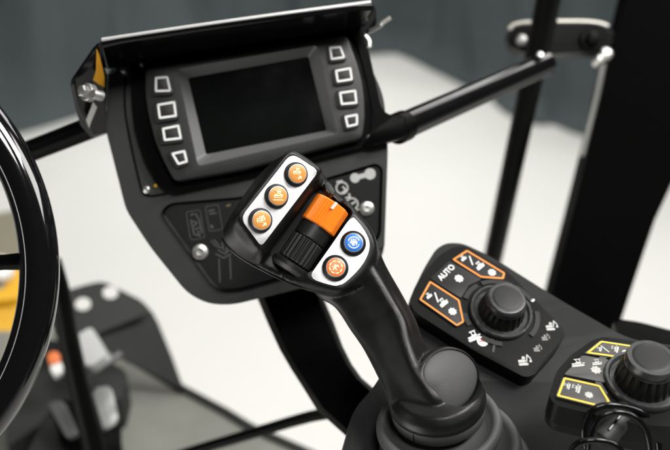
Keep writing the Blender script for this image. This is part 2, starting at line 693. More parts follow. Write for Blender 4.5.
# cross-section swept left to right: underside from the wall forward, rolled lip, and back over the top
def visor_ring(fx, fy, bx, by, dz):
    f, b = wpx(fx, fy, HV), wpx(bx, by, .001)
    up = (mon.w(0, 1, 0) - mon.w(0, 0, 0))
    fw = (mon.w(0, 0, 1) - mon.w(0, 0, 0))
    lip = .0030
    pts = [b]
    pts.append(f - fw * lip - up * .0012)
    for k in range(7):
        a = -math.pi / 2 + math.pi * k / 6
        pts.append(f + fw * (math.cos(a) * lip - lip) + up * (math.sin(a) * lip))
    pts.append(f - fw * .006 + up * .0022)
    pts.append(b + up * .004)
    return pts


NV = 14
for i in range(NV + 1):
    t = i / NV
    e = 0
    if t > .96:
        e = 2
    if t < .02:
        e = 1.5
    cs.append(visor_ring(101 + (372.5 - 101) * t, 41.5 + (3.2 - 41.5) * t - .9 * math.sin(math.pi * t) + e, 108 + (357 - 108) * t, 69 + (34 - 69) * t, 0))
loft(bm, cs, True, True)
hood = mk('hood', bm, M['gloss'], vis, 50)


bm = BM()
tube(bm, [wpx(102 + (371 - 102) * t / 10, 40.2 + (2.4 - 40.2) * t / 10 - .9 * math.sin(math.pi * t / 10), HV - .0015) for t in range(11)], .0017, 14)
mk('edge_highlight', bm, mat('pale edge highlight', (.62, .62, .62), .3, metal=.5), vis)  # pale tube painted as the highlight along the black visor lip


def slab(bm, front, back):
    loft(bm, [front, back])


# left cheek
ck = [(101, 42, HV), (97, 46, HV - .002), (75, 78, .046), (74, 84, .044), (79, 108, .024), (84, 124, .010), (94, 136, .002), (106, 133, .002), (107.5, 70, .002)]
fr_ = [wpx(*q) for q in ck]
sd = (mon.w(-1, 0, 0) - mon.w(0, 0, 0)) * .003
bm = BM()
slab(bm, fr_, [q + sd + (mon.w(0, 0, -1) - mon.w(0, 0, 0)) * .002 for q in fr_])
bmesh.ops.triangulate(bm, faces=[f for f in bm.faces if len(f.verts) > 4])
mk('cheek_plate', bm, M['gloss'], vis, 20)
# amber sheet painted as the yellow reflection on the inside of the cheek
bm = BM()
st = [wpx(*q) for q in ((96.5, 49, HV + .001), (99, 55, .056), (104, 76, .040), (104, 87, .030), (97, 83, .044), (93, 80, .047), (96, 70, .051))]
slab(bm, st, [q + (mon.w(0, 0, -1) - mon.w(0, 0, 0)) * .002 for q in st])
bmesh.ops.triangulate(bm, faces=[f for f in bm.faces if len(f.verts) > 4])
mk('yellow_reflection', bm, mat('amber reflection tint', (.40, .19, .012), .4, spec=.3, var=.2, vscale=60), vis, 20)
bm = BM()
st = [wpx(*q) for q in ((93, 102, .040), (97, 107, .034), (95, 112, .030), (91, 122, .020), (89, 128, .016), (86, 120, .022), (90, 110, .032))]
slab(bm, st, [q + (mon.w(0, 0, -1) - mon.w(0, 0, 0)) * .002 for q in st])
bmesh.ops.triangulate(bm, faces=[f for f in bm.faces if len(f.verts) > 4])
mk('lower_bracket', bm, M['dullsteel'], vis, 20)
vf = Frame(87, 92, MD - .052, (-.55, .1, .83))
bm = BM()
lathe(bm, vf, (0, 0), [(.0062, -.004), (.0062, .0005), (.0056, .0012), (0, .0013)], 28)
wa = mk('bolt_washer', bm, M['dullsteel'], vis)
bm = BM()
lathe(bm, vf, (0, 0), [(.0042, .001), (.0042, .0048), (.0034, .0058), (0, .0060)], 6)
mk('bolt_head', bm, M['steel'], wa, 20)
bm = BM()
lathe(bm, vf, vf.p(97, 95), [(.0036, -.004), (.0036, .003), (.003, .004), (0, .0042)], 20)
mk('bolt_nut', bm, M['dullsteel'], vis)
# small clips under the hood at the left
for (x_, y_, r_) in ((123, 70, .0022), (132, 51, .0022), (141.5, 64, .0014)):
    bm = BM()
    lathe(bm, mon, mon.p(x_, y_, .010), [(r_, .0), (r_, .0095), (r_ * .6, .0108), (0, .011)], 16)
    mk('clip_stud', bm, M['dullsteel'], vis)
# right-hand cheek with its lug that carries the grab bar
bm = BM()
rk = [(351, 26), (372.5, 4), (376, 13), (376, 27), (366, 32), (362, 36), (369, 55), (375, 82), (380, 106), (385, 114), (393, 117), (401, 115.5), (408, 121), (408, 134), (402, 139), (392, 142), (372, 147), (362, 146), (371, 133), (372, 112), (367, 84), (360, 56)]
pr = mon.ps(rk, .004)
prism(bm, mon, rounded(pr, .003, 4), .0005, .0095, .001, 2)
mk('side_arm', bm, M['satin'], vis)
bm = BM()
lathe(bm, mon, mon.p(362.5, 20, .0095), [(.0036, .009), (.0036, .0115), (.0022, .0125), (0, .0126)], 20)
mk('arm_nut', bm, M['btnblack'], vis)

pin = thing('wire_pin', wpx(370, 35, .005), 'small bent steel wire pin at the right end of the visor', 'pin')
bm = BM()
tube(bm, smooth_open([wpx(366, 33, .004), wpx(372, 31, .006), wpx(379, 27, .008), wpx(383, 22.5, .008), wpx(390.5, 17.5, .008)], 5), [.0012] * 11 + [.0017] * 10, 10)
mk('wire', bm, M['steel'], pin)
bm = BM()
tube(bm, smooth_open([wpx(365, 36, .003), wpx(368.5, 41, .003), wpx(369, 47, .003)], 5), .0023, 12)
mk('loop_end', bm, M['steel'], pin)

# ------------------------------------------------------------------ bars, posts, pillar
gb = thing('grab_bar', P(470, 95, .78), 'black round bar with a bright top slanting up from the display to the thin post', 'bar')
bm = BM()
a_, b_ = P(400, 127.5, .752), P(546, 63.5, .93)
pts = [a_.lerp(b_, t / 10) for t in range(11)]
tube(bm, pts, .0105, 24)
mk('bar', bm, M['gloss'], gb)
bm = BM()
d_ = (b_ - a_).normalized()
tube(bm, [a_ - d_ * .006, a_ - d_ * .005, a_ + d_ * .006, a_ + d_ * .008], [.009, .0118, .0118, .009], 20)
mk('end_collar', bm, M['satin'], gb)
bm = BM()
sf = Frame(540, 55, .905, (.0, .3, .9))
lathe(bm, sf, (0, 0), [(.0032, -.01), (.0032, .001), (.0024, .0022), (0, .0024)], 18)
mk('screw', bm, M['steel'], gb)

bm = BM()
a_, b_ = P(-40, 178, .80), P(108, 121, .758)
tube(bm, [a_.lerp(b_, t / 8) for t in range(9)], .0085, 24)
tag(mk('brace_bar', bm, M['satin'], None), 'short black round bar running from the visor bolt down behind the steering wheel', 'bar')

bm = BM()
# upright post, nearer at the top
top, bot = P(557, -40, .92), P(480, 318, 1.36)
tube(bm, [top.lerp(bot, t / 12) for t in range(13)], [.0118] * 13, 20)
post = mk('post', bm, M['satin'], None)
tag(post, 'thin black upright cab post between the grab bar and the wide pillar', 'post')

pf = Frame(600, 170, 1.15, (-.05, .12, 1))
bm = BM()
pl = pf.ps([(632, -30), (624, 4), (609, 58), (598, 108), (574, 205), (550, 299), (538, 345), (610, 380), (622, 318), (640, 264), (655, 220), (670, 188), (690, 140), (730, 50), (745, -30)])
prism(bm, pf, pl, -.06, 0, .006, 3)
pil = mk('pillar', bm, mat('dull black pillar paint', (.0012, .0012, .0012), .6, spec=.01, var=.3, vscale=9), None)
tag(pil, 'wide flat black cab pillar leaning up to the top right corner', 'pillar')
bm = BM()
sl = [pf.p(*q) for q in ((609, 62), (603, 92), (598, 112), (588, 152))]
stroke(bm, pf, [(a - .004, b) for a, b in sl], .0045, -.02, -.008)
mk('pale_strip', bm, mat('pale strip', (.25, .25, .23), .5), pil)  # thin pale strip along the left edge of the pillar

bf = Frame(560, 38, 1.03, (0, .1, 1))
brk = thing('mounting_bracket', bf.w(0, 0, -.01), 'black flat bracket with a pale top edge bolted across the post and the pillar', 'bracket')
bm = BM()
bp_ = bf.ps([(508, 33), (512, 25), (522, 22.5), (560, 21), (602, 22), (613, 26), (616, 36), (610, 47), (600, 51), (552, 53), (520, 50), (510, 44)])
prism(bm, bf, rounded(bp_, .004, 4), -.022, -.004, .002, 3)
mk('flat_bar', bm, M['satin'], brk)
bm = BM()
for ln in (((510, 28), (514, 24), (522, 22), (533, 21.2)), ((558, 20.2), (585, 20.4), (600, 22), (609, 25))):
    tube(bm, smooth_open([bf.w(*bf.p(*q), -.004) for q in ln], 4), .0022, 10)
mk('pale_edge', bm, mat('pale bracket edge', (.55, .53, .48), .4, metal=.5), brk)  # pale tubes along the top edge of the flat bar
for (x_, y_, m1, m2, r_) in ((521, 40, 'satin', 'dullsteel', .010), (592, 39, 'satin', 'satin', .0125)):
    bm = BM()
    lathe(bm, bf, bf.p(x_, y_), [(r_, -.006), (r_, -.001), (r_ * .9, .0005), (0, .0005)], 28)
    w_ = mk('washer', bm, M[m1], brk)
    bm = BM()
    lathe(bm, bf, bf.p(x_, y_ + 1), [(r_ * .62, 0), (r_ * .62, .006), (r_ * .4, .009), (0, .0095)], 6)
    mk('bolt_head', bm, M[m2], w_, 20)
bm = BM()
lathe(bm, bf, bf.p(606, 54), [(.0065, -.02), (.0065, .002), (.004, .004), (0, .0045)], 14)
lathe(bm, bf, bf.p(601, 58), [(.0045, -.02), (.0045, 0), (.003, .002), (0, .0025)], 14)
mk('clamp_nut', bm, M['steel'], brk)

# support column below the console
bm = BM()
secs = [((244, 262), (312, 262)), ((258, 300), (325, 301)), ((268, 324), (334, 322)), ((280, 350), (343, 346)), ((291, 369), (352, 364)), ((302, 386), (362, 378)), ((317, 410), (376, 390)), ((347, 437), (394, 402)), ((385, 462), (425, 420))]
rings = []
for i, (l, r) in enumerate(secs):
    dd = .80 - .010 * i
    L0, R0 = P(*l, dd), P(*r, dd)
    bk = (P(*l, dd + .05) - P(*l, dd)).normalized() * .045
    c0, c1 = (R0 - L0) * .10, (L0 - R0) * .10
    fw = bk * -.18
    rings.append([L0 + bk * .1, L0 + c0 + fw, R0 + c1 + fw, R0 + bk * .1, R0 + bk * .9, R0 + c1 + bk, L0 + c0 + bk, L0 + bk * .9])
loft(bm, rings)
tag(mk('support_arm', bm, M['satin'], None, 50), 'thick matt black curved arm carrying the display console, behind the joystick', 'support arm')

bm = BM()
hp = [P(352, 408, .80), P(330, 413, .83), (P(305, 418, .87)), P(257, 432, .93), P(200, 449, .98), P(140, 468, 1.02)]
tube(bm, smooth_open(hp, 8), [.0048 + .0006 * i / 40 for i in range(41)], 16)
tag(mk('hose', bm, M['satin'], None), 'thin black hose curving away from the foot of the support arm', 'hose')

# ------------------------------------------------------------------ armrest
kf1 = Frame(480, 300, .685, (.12, .62, .78), (.856, .518))
arm = thing('armrest_console', kf1.w(0, -.06, -.05), 'grey plastic armrest console carrying the joystick boot and both keypads', 'armrest')
ar_px = [(338, 520), (344, 450), (351, 413), (373, 388), (383, 372), (404, 322), (409, 300), (424, 268), (436, 249), (446, 243), (462, 243), (492, 257), (560, 300), (626, 338), (690, 352), (800, 380), (820, 620), (420, 640)]
HA = -.012
ar = rounded(kf1.ps(ar_px, HA), .012, 6)
bm = BM()
prism(bm, kf1, ar, -.075, HA, .012, 6)
mk('armrest_shell', bm, M['armrest'], arm, 50)


# ------------------------------------------------------------------ keypads
def glyph_strokes(bmx, fr, c, size, xdir, lines, w, hh):
    x = Vector(xdir).normalized()
    y = Vector((-x.y, x.x))
    for ln in lines:
        stroke(bmx, fr, [tuple(Vector(c) + x * (a * size) + y * (b * size)) for a, b in ln], w, *hh)


PAVER = [[(-.95, -.5), (.75, -.5), (.9, -.3), (.75, -.12), (-.95, -.12), (-1.05, -.3)], [(-.9, -.03), (.5, -.03), (.55, .35), (-.2, .35), (-.3, .2), (-.9, .2)], [(-.12, .38), (.0, .38), (.0, .78), (-.12, .78)],
         [(.4, .38), (.52, .38), (.52, .78), (.4, .78)], [(-.3, .8), (.68, .8), (.68, .95), (-.3, .95)], [(.62, -.03), (1.05, -.03), (1.05, .14), (.62, .14)]]
DIGGER = [[(-.9, -.85), (.3, -.85), (.42, -.64), (.3, -.45), (-.9, -.45), (-1, -.64)], [(-.95, -.36), (.12, -.36), (.12, 0), (-.5, .06), (-.95, 0)], [(-.38, .1), (.12, .07), (.12, .55), (-.26, .55)],
          [(.16, -.25), (.45, .85), (.62, .8), (.30, -.3)], [(.50, .62), (.62, .78), (1.0, .12), (.86, .04)], [(.98, .02), (.98, -.4), (.6, -.4), (.74, -.02)]]
_f = [(1.0 if k % 2 else .72) for k in range(16)]
COG = [[(.75 * _f[k] * math.cos(2 * math.pi * k / 16), .75 * _f[k] * math.sin(2 * math.pi * k / 16)) for k in range(16)]]
MACHINE, GEAR, DIG = PAVER, COG, DIGGER


def glyph_polys(bmx, fr, c, size, xdir, polys, hh):
    x = Vector(xdir).normalized()
    y = Vector((-x.y, x.x))
    for k, ln in enumerate(polys):
        pts = [Vector(c) + x * (a * size) + y * (b * size) for a, b in ln]
        prism(bmx, fr, [tuple(q) for q in pts], hh[0], hh[1] + k * 3e-6)


SLASH = [[(-1, 0), (1, 0)]]


def keypad(name, fr, label, body_px, keys, knob_px, rs, kmat, line_mat, wall, arcs, line_w=.0011):
    t = thing(name, fr.w(0, 0, -.02), label, 'keypad', 'rotary keypads on the armrest')
    bm = BM()
    prism(bm, fr, rounded(fr.ps(body_px), .005, 6), -wall, 0, .0022, 4)
    mk('keypad_body', bm, M['padbody'], t)
    for q, kind, icon in keys:
        hk = .0014
        pts = fr.ps(q, hk)
        bm = BM()
        prism(bm, fr, rounded(offset(pts, -.0006), .0010, 4), -.0005, hk, .0005, 2)
        k = mk('key', bm, kmat, t)
        if kind:
            bm = BM()
            o = rounded(pts, .0009, 3)
            outline(bm, fr, o, line_w, hk - .0001, hk + .0001)
            mk('key_outline', bm, line_mat, k)
        bm = BM()
        icon(bm, fr, hk)
        mk('key_symbol', bm, M['white'] if line_mat is M['orangeline'] else M['dimprint2'], k)
    c = fr.p(*knob_px)
    bm = BM()
    lathe(bm, fr, c, [(rs[0] * .9, -.001), (rs[0], .0002), (rs[0] * 1.0, .0022), (rs[0] * .965, .0034), (rs[0] * .90, .0034), (rs[0] * .84, .0012), (rs[0] * .6, .0010)], 96)
    mk('dial_ring', bm, M['dialring'], t, 40)
    bm = BM()
    r1, hk = rs[1], rs[3]
    lathe(bm, fr, c, [(r1 * 1.04, .0008), (r1 * 1.03, hk * .22), (r1 * .99, hk * .45), (r1 * .93, hk * .66), (r1 * .92, hk * .72), (r1 * .8, hk * .8)], 216, 20, .0013, (hk * .15, hk * .70))
    kn = mk('knob', bm, M['wheelblack'], t, 40)
    bm = BM()
    r2 = rs[2]
    lathe(bm, fr, c, [(r1 * .86, hk * .66), (r1 * .90, hk * .73), (r1 * .905, hk * .84), (r1 * .87, hk * .93), (r2 * 1.10, hk * 1.0), (r2 * 1.03, hk * 1.005)], 96)
    mk('knob_rim', bm, M['knobrim'], kn, 60)
    bm = BM()
    lathe(bm, fr, c, [(r2 * 1.05, hk * .97), (r2 * 1.03, hk * .995), (r2 * .7, hk * 1.02), (r2 * .35, hk * 1.035), (0, hk * 1.04)], 64)
    mk('knob_cap', bm, M['knobcap'], kn, 60)
    for a0, a1 in arcs:
        bm = BM()
        arc_block(bm, fr, c, rs[0] * 1.09, rs[0] * 1.24, R(a0), R(a1), -.0005, .0010)
        mk('ring_segment', bm, kmat, t)
    return t, c


M['padbody'] = mat('black keypad plastic', (.0026, .0027, .0027), .38, spec=.10, grain=.25, gscale=1300, var=.15, vscale=60, rvar=.06)
M['dialring'] = mat('dark polished ring', (.045, .048, .047), .22, metal=.35, spec=.5, rvar=.08, vscale=120)
M['dimprint2'] = mat('pale worn print', (.42, .42, .40), .6, spec=.2, var=.35, vscale=600)

UX, VX = (1, 0), (0, 1)


def icon_tools(q, sl=True):
    def f(bmx, fr, h):
        for (x, y, s, g) in q:
            
                if g is SLASH:
                    glyph_strokes(bmx, fr, fr.p(x, y, h), s * .85, (.8, -.75), g, .0008, (h - .0001, h + .00008))
                else:
                    glyph_polys(bmx, fr, fr.p(x, y, h), s * 1.08, (.2, 1), g, (h - .0001, h + .00008))
    return f


def icon_auto(tx, ty, gx, gy, hgt, body):
    def f(bmx, fr, h):
        if body:
            text_on(fr, fr.p(tx, ty, h), (.12, 1), hgt, body, bmx, h + .00006)
        glyph_polys(bmx, fr, fr.p(gx, gy, h), .0044, (1, .3), COG, (h - .0001, h + .00008))
    return f


b1 = [(409, 302), (415, 286), (437, 257), (452, 247.5), (464, 245.5), (507, 271), (562, 327.5), (565.5, 334.5), (560, 345), (534, 375), (525, 377.5), (475, 351), (416, 313)]
keys1 = [([(430, 281), (459.4, 300), (464, 322), (457, 326), (419.4, 299.5)], True,
          icon_tools([(429, 296, .0023, MACHINE), (436.5, 297.5, .0044, SLASH), (443.5, 303, .0034, MACHINE), (452.5, 311.5, .0038, GEAR)])),
         ([(431.5, 278.5), (450, 261.5), (480, 279), (468, 285), (460.5, 297)], False, icon_auto(446.5, 272.5, 459, 278.5, .0042, 'AUTO')),
         ([(467, 250), (505, 273), (503.5, 279), (481, 277.5), (452.4, 259.5)], True,
          icon_tools([(463.5, 258.5, .0023, MACHINE), (471, 260.5, .0044, SLASH), (480, 266, .0034, MACHINE), (492, 272.5, .0038, GEAR)]))]
k1, kc = keypad('rotary_keypad', kf1, 'black keypad with a round knob and two orange outlined keys, right of the joystick grip', b1, keys1, (500.5, 313), (.0218, .0152, .0112, .0180), M['key'], M['orangeline'], .030,
                [(62, 92), (100, 150), (158, 192), (-8, 40), (-92, -60), (-140, -118)])
# decals on keypad one
hd = (0, .00012)
bm = BM()
glyph_polys(bm, kf1, kf1.p(474, 337), .0048, (.5, .9), PAVER, hd)
mk('machine_icon', bm, M['white'], k1)
bm = BM()
prism(bm, kf1, disc(kf1.p(482.5, 341.5), .0037), 0, .00010)
di = mk('dial_icon', bm, M['white'], k1)
bm = BM()
glyph_strokes(bm, kf1, kf1.p(482.5, 341.5), .0019, (1, .2), [[(-1, -.6), (1, .8)], [(-.9, .5), (.2, 1)]], .0009, (.0001, .0002))
mk('red_mark', bm, M['red'], di)
bm = BM()
prism(bm, kf1, kf1.ps([(528.5, 296), (535, 300), (533, 302), (527.5, 299)]), 0, .0001)
mk('white_pointer', bm, M['white'], k1)
for x_, y_, z_, m_ in ((551.5, 325.5, .0045, 'dimprint2'), (524.5, 360, .0048, 'dimprint2'), (545.5, 337, .0031, 'dimprint'), (537.5, 348, .0031, 'dimprint')):
    bm = BM()
    glyph_polys(bm, kf1, kf1.p(x_, y_), z_, (.75, .66), DIGGER, hd)
    mk('digger_icon', bm, M[m_], k1)
bm = BM()
stroke(bm, kf1, kf1.ps([(492, 340), (494, 346), (493, 352)]), .0014, 0, .0004)
mk('groove_mark', bm, M['faintprint'], k1)

kf2 = Frame(610, 385, .560, (.05, .78, .62), (.988, .155))
b2 = [(549, 396), (556, 372), (570, 356), (592, 340.5), (602, 337), (625, 340), (690, 350), (740, 375), (735, 430), (640, 425), (596, 415), (555, 405)]
keys2 = [([(564, 377.5), (600, 385.5), (610, 402), (599, 406.5), (557, 396)], True,
          icon_tools([(568, 386, .0022, MACHINE), (577.5, 388.5, .0030, MACHINE), (589, 395, .0032, GEAR)])),
         ([(566, 374), (583, 356), (618, 362), (609, 371), (604, 381.5)], False, icon_auto(580, 365, 596, 370, .003, '')),
         ([(601, 341), (641, 347), (634, 352), (622, 358), (586, 353)], True,
          icon_tools([(600, 349, .0018, MACHINE), (605, 349, .0034, SLASH), (616, 349, .0026, MACHINE), (625, 352, .0024, GEAR)]))]
k2, kc2 = keypad('rotary_keypad', kf2, 'greyer keypad with a round knob and two yellow outlined keys in the bottom right corner', b2, keys2, (643, 382.5), (.0222, .0156, .0120, .0200), M['keytwo'], M['yellowline'], .0145,
                 [(95, 135), (142, 172), (178, 215)])
bm = BM()
glyph_polys(bm, kf2, kf2.p(578, 364, .0014), .0040, (1, .4), MACHINE, (.0014, .0015))
glyph_polys(bm, kf2, kf2.p(597, 363, .0014), .0030, (1, .4), MACHINE, (.0014, .0015))
mk('worn_icon', bm, M['dimprint2'], k2)
bm = BM()
prism(bm, kf2, rounded(kf2.ps([(549, 398), (556, 409), (596, 419), (640, 430), (735, 436), (745, 375), (690, 348), (602, 336), (568, 356)], -.0145), .006, 5), -.032, -.0142, .003, 3)
mk('keypad_base', bm, M['armrest'], k2)

# ignition lever with looped black cord
lv = thing('lever_stub', P(612, 430, .555), 'short grey slotted lever stub below the yellow outlined keys', 'lever')
bm = BM()
a_, b_ = P(627, 410, .550), P(601, 441, .538)
tube(bm, [a_, a_.lerp(b_, .02), a_.lerp(b_, .1), a_.lerp(b_, .9), b_], [.0045, .0064, .0069, .0069, .0063], 24)
mk('lever_body', bm, M['shell'], lv)
bm = BM()
off = (P(612, 425, .538) - P(612, 425, .545))
tube(bm, [P(621, 415, .5395), P(609, 430, .5340)], .0008, 8)
mk('slot', bm, M['gloss'], lv)
bm = BM()
tube(bm, smooth_open([P(586, 447, .545), P(584, 430, .542), P(591, 412, .54), P(604, 405.5, .54), (P(622, 406.5, .541)), P(640, 412, .543), P(650, 421, .545), P(657, 436, .548), P(660, 458, .55)], 8), .0019, 14)
tube(bm, smooth_open([P(588, 462, .538), P(590, 438, .534), P(598, 420, .532), P(612, 412.5, .532), P(630, 415, .533), P(644, 427, .535), P(650, 446, .538), P(650, 462, .54)], 8), .0018, 14)
tube(bm, smooth_open([P(568, 462, .535), P(574, 447, .532), P(586, 441, .53), P(602, 441, .53), P(616, 446, .531), P(626, 458, .533)], 8), .0019, 14)
tag(mk('looped_cord', bm, M['gloss'], None), 'glossy black cord looped over the grey lever stub in the bottom right corner', 'cord')

# dark trim and rail beyond the armrest on the right
bm = BM()
rf = Frame(645, 330, .80, (0, .75, .65), (1, .25))
prism(bm, rf, rounded(rf.ps([(612, 318), (640, 322), (700, 338), (720, 352), (700, 360), (620, 342)]), .006, 4), -.05, 0, .004, 3)
tag(mk('side_trim', bm, M['satin'], None), 'dark trim block behind the armrest at the right edge, below the pillar', 'trim')

# ------------------------------------------------------------------ joystick
JD = .600
J = Frame(279, 200, JD, (.33, .03, .94))
Lf = Frame(345, 255, .6125, (.10, .20, .97))
joy = thing('joystick', P(437, 430, .625), 'black ergonomic joystick with amber, orange and blue buttons and two thumb rollers', 'joystick')
plate_px = [(291, 153), (318.5, 171), (261, 246.5), (240, 218)]
base_px = [(289, 153.5), (275, 158.5), (258, 174), (245, 191), (232, 211), (223, 227), (221, 236), (226, 246), (240, 258), (258, 266), (268, 256), (290, 228), (312, 197), (323, 182), (318, 168), (304, 156)]


def Jring(px, h, n=72, off=0.0):
    q = J.ps(px, h)
    if px is plate_px:
        q = [tuple(v) for v in resample(rounded(offset(q, off), [r * .0006 for r in (9, 6, 4, 8)] if area2(q) > 0 else [r * .0006 for r in (8, 4, 6, 9)], 8), n)]
        off = 0
    else:
        q = [tuple(v) for v in smooth_closed(q, n)]
    if area2(q) < 0:
        q = q[::-1]
    # start at the point nearest the top of the head
    tp = J.p(290, 150, h)
    k = min(range(n), key=lambda i: (q[i][0] - tp[0]) ** 2 + (q[i][1] - tp[1]) ** 2)
    q = q[k:] + q[:k]
    if off:
        q = offset(q, off)
    return q


bm = BM()
plo = Jring(plate_px, 0, 72, -.0016)
pln = Jring(plate_px, 0, 72, -.0028)
bl = Jring(base_px, -.016, 72, .0006)
mid = [((a[0] * .62 + b[0] * .38), (a[1] * .62 + b[1] * .38)) for a, b in zip(pln, bl)]
bl2 = [(a + .002, b - .002) for a, b in Jring(base_px, -.03, 72, .004)]
loft(bm, [[J.w(a, b, -.032) for a, b in bl2], [J.w(a, b, -.016) for a, b in bl], [J.w(a, b, -.005) for a, b in mid], [J.w(a, b, -.0012) for a, b in pln], [J.w(a, b, .0002) for a, b in plo]])
# lower pod
pod_top = [(349, 213), (360, 219), (371, 234), (374.5, 250), (366, 271), (348, 288), (336, 290.5), (313, 284), (305, 276), (309, 266), (330, 240)]
pod_mid = [(345, 200), (358, 212), (372, 229), (378, 247), (377, 264), (366, 283), (345, 293), (326, 293), (300, 286), (282, 276), (300, 250), (330, 215)]
full = [(300, 158), (318, 168), (336, 191), (352, 207), (368, 224), (377, 241), (380, 259), (371, 281), (346, 294.5), (327, 295.5), (299, 288), (263, 272), (240, 258), (228, 246), (226, 235), (240, 214), (256, 190), (280, 164)]


def Lring(px, h, n=72, tp=(350, 205), off=0.0):
    q = [tuple(v) for v in smooth_closed(Lf.ps(px, h), n)]
    if area2(q) < 0:
        q = q[::-1]
    t = Lf.p(*tp, h)
    k = min(range(n), key=lambda i: (q[i][0] - t[0]) ** 2 + (q[i][1] - t[1]) ** 2)
    q = q[k:] + q[:k]
    return offset(q, off) if off else q


loft(bm, [[Lf.w(a, b, -.026) for a, b in Lring(pod_mid, -.026, off=.004)], [Lf.w(a, b, -.010) for a, b in Lring(pod_mid, -.010)], [Lf.w(a, b, -.0035) for a, b in Lring(pod_mid, -.0035, off=.0006)],
          [Lf.w(a, b, -.0006) for a, b in Lring(pod_top, -.0006, off=-.0004)], [Lf.w(a, b, .0003) for a, b in Lring(pod_top, .0003, off=.0010)]])
loft(bm, [[Lf.w(a, b, -.034) for a, b in Lring(full, -.030, tp=(300, 150), off=.008)], [Lf.w(a, b, -.024) for a, b in Lring(full, -.024, tp=(300, 150), off=.0015)],
          [Lf.w(a, b, -.016) for a, b in Lring(full, -.016, tp=(300, 150))], [Lf.w(a, b, -.010) for a, b in Lring(full, -.010, tp=(300, 150), off=.001)], [Lf.w(a, b, -.008) for a, b in Lring(full, -.008, tp=(300, 150), off=.0035)]])
# neck: stations with a left edge, a ridge and a right edge
ST = [((300, 276), (352, 246), (376, 240), .630), ((318, 297), (371, 270), (386, 266), .627), ((335, 308), (388, 297), (403, 296), .623), ((350, 330), (401, 320), (416, 321), .619), ((363, 349), (406, 342), (424, 341), .614),
      ((376, 374), (415, 368), (440, 364), .607), ((384, 392), (428, 387), (460, 380), .602), ((389, 407), (438, 404), (478, 394), .600), ((394, 416), (440, 418), (476, 402), .604)]


def spline7(rows, per=5):
    R_ = [[2 * a - b for a, b in zip(rows[0], rows[1])]] + rows + [[2 * a - b for a, b in zip(rows[-1], rows[-2])]]
    out = []
    for i in range(1, len(R_) - 2):
        for k in range(per):
            t = k / per
            out.append([.5 * (2 * b + (c - a) * t + (2 * a - 5 * b + 4 * c - d) * t * t + (3 * b - a - 3 * c + d) * t ** 3) for a, b, c, d in zip(*R_[i - 1:i + 3])])
    return out + [rows[-1]]


ST = [((q[0], q[1]), (q[2], q[3]), (q[4], q[5]), q[6]) for q in spline7([[*a, *b, *c, d] for a, b, c, d in ST])]
rings = []
for (l, rg, r, d) in ST:
    Lp, Gp, Rp = P(*l, d + .003), P(*rg, d - .014), P(*r, d + .009)
    m1 = P(l[0] * .55 + rg[0] * .45, l[1] * .55 + rg[1] * .45, d - .0060)
    m2 = P(rg[0] * .5 + r[0] * .5 + 1, rg[1] * .5 + r[1] * .5, d - .004)
    bk1 = P(r[0] * .75 + l[0] * .25, r[1] * .75 + l[1] * .25, d + .020)
    bk2 = P(r[0] * .3 + l[0] * .7, r[1] * .3 + l[1] * .7, d + .019)
    ring = smooth_closed([Lp, m1, Gp, m2, Rp, bk1, bk2], 40)
    rings.append(ring)
loft(bm, rings)
# knuckle at the foot of the grip
Bf = Frame(437, 399, .606, (-.12, .83, .54))
lathe(bm, Bf, (0, 0), [(.024, -.0050), (.0293, -.0035), (.0297, 0), (.0285, .004), (.0250, .008), (.018, .010)], 64)
Of = Frame(450, 380, .601, (.50, .36, .79))
oval_px = [(430, 357), (440, 351), (451, 349.2), (464, 353), (474, 362.5), (478, 374), (476, 388), (469, 400), (459, 408), (450, 410), (441, 405), (432, 394), (424, 382), (423, 368)]
ov = [tuple(q) for q in smooth_closed(Of.ps(oval_px), 72)]
ov = ccw(ov)
_e = C2W((-.12, -.22, -1)) - C2W((0, 0, 0))
loft(bm, [[Of.w(a, b, 0) + _e * .030 for a, b in offset(ov, .004)], [Of.w(a, b, 0) + _e * .018 for a, b in offset(ov, -.0010)], [Of.w(a, b, 0) + _e * .006 for a, b in offset(ov, -.0022)], [Of.w(a, b, -.0010) for a, b in offset(ov, -.0020)], [Of.w(a, b, .0006) for a, b in offset(ov, -.0008)]])
# cutters: roller slot and the scooped thumb pad
Df = Frame(313, 230, .6200, (.24, .10, .965), (-.593, .805))
slot = Df.ps([(322, 183), (351, 213), (309, 273), (298, 274.5), (284, 268), (271, 253), (272, 248)])
c1 = BM()
prism(c1, Df, rounded(slot, .004, 4), -.0085, .05)
c2 = BM()
cx = sum(a for a, b in ov) / len(ov)
cy = sum(b for a, b in ov) / len(ov)


def shrink(k, du=0, dv=0):
    return [(cx + (a - cx) * k + du, cy + (b - cy) * k + dv) for a, b in ov]


loft(c2, [[Of.w(a, b, .02) for a, b in ov], [Of.w(a, b, -.0008) for a, b in ov]])
gm = organic(bm, .00085, 12, (c1, c2))
mk('grip', gm, M['grip'], joy, 40)
# seam trim along the lower rim
bm = BM()
sp = [(222, 238), (231, 250), (245, 260.5), (263, 270.5), (281, 279.5), (299, 286.5), (327, 293), (345, 291.8)]
tube(bm, [Lf.w(*Lf.p(*q, -.0105), -.0105) for q in smooth_open(sp, 6)], .0006, 8)
mk('seam_trim', bm, M['gloss'], joy)
bm = BM()
rg = [(1.0, -.004), (1.0, -.0004), (.985, .0002), (.93, .0007), (.82, .0013), (.66, .0020), (.46, .0025), (.24, .0028), (.04, .0029)]
loft(bm, [[Of.w(a, b, h_) for a, b in shrink(k_ * .985, -.0055 * (1 - k_), -.001 * (1 - k_))] for k_, h_ in rg])
pp = mk('palm_pad', bm, M['pad'], joy, 60)
# upper plate and its buttons
bm = BM()
prism(bm, J, Jring(plate_px, 0, 96), -.001, .0009, .0003, 2)
mk('upper_keyplate', bm, M['silver'], joy)


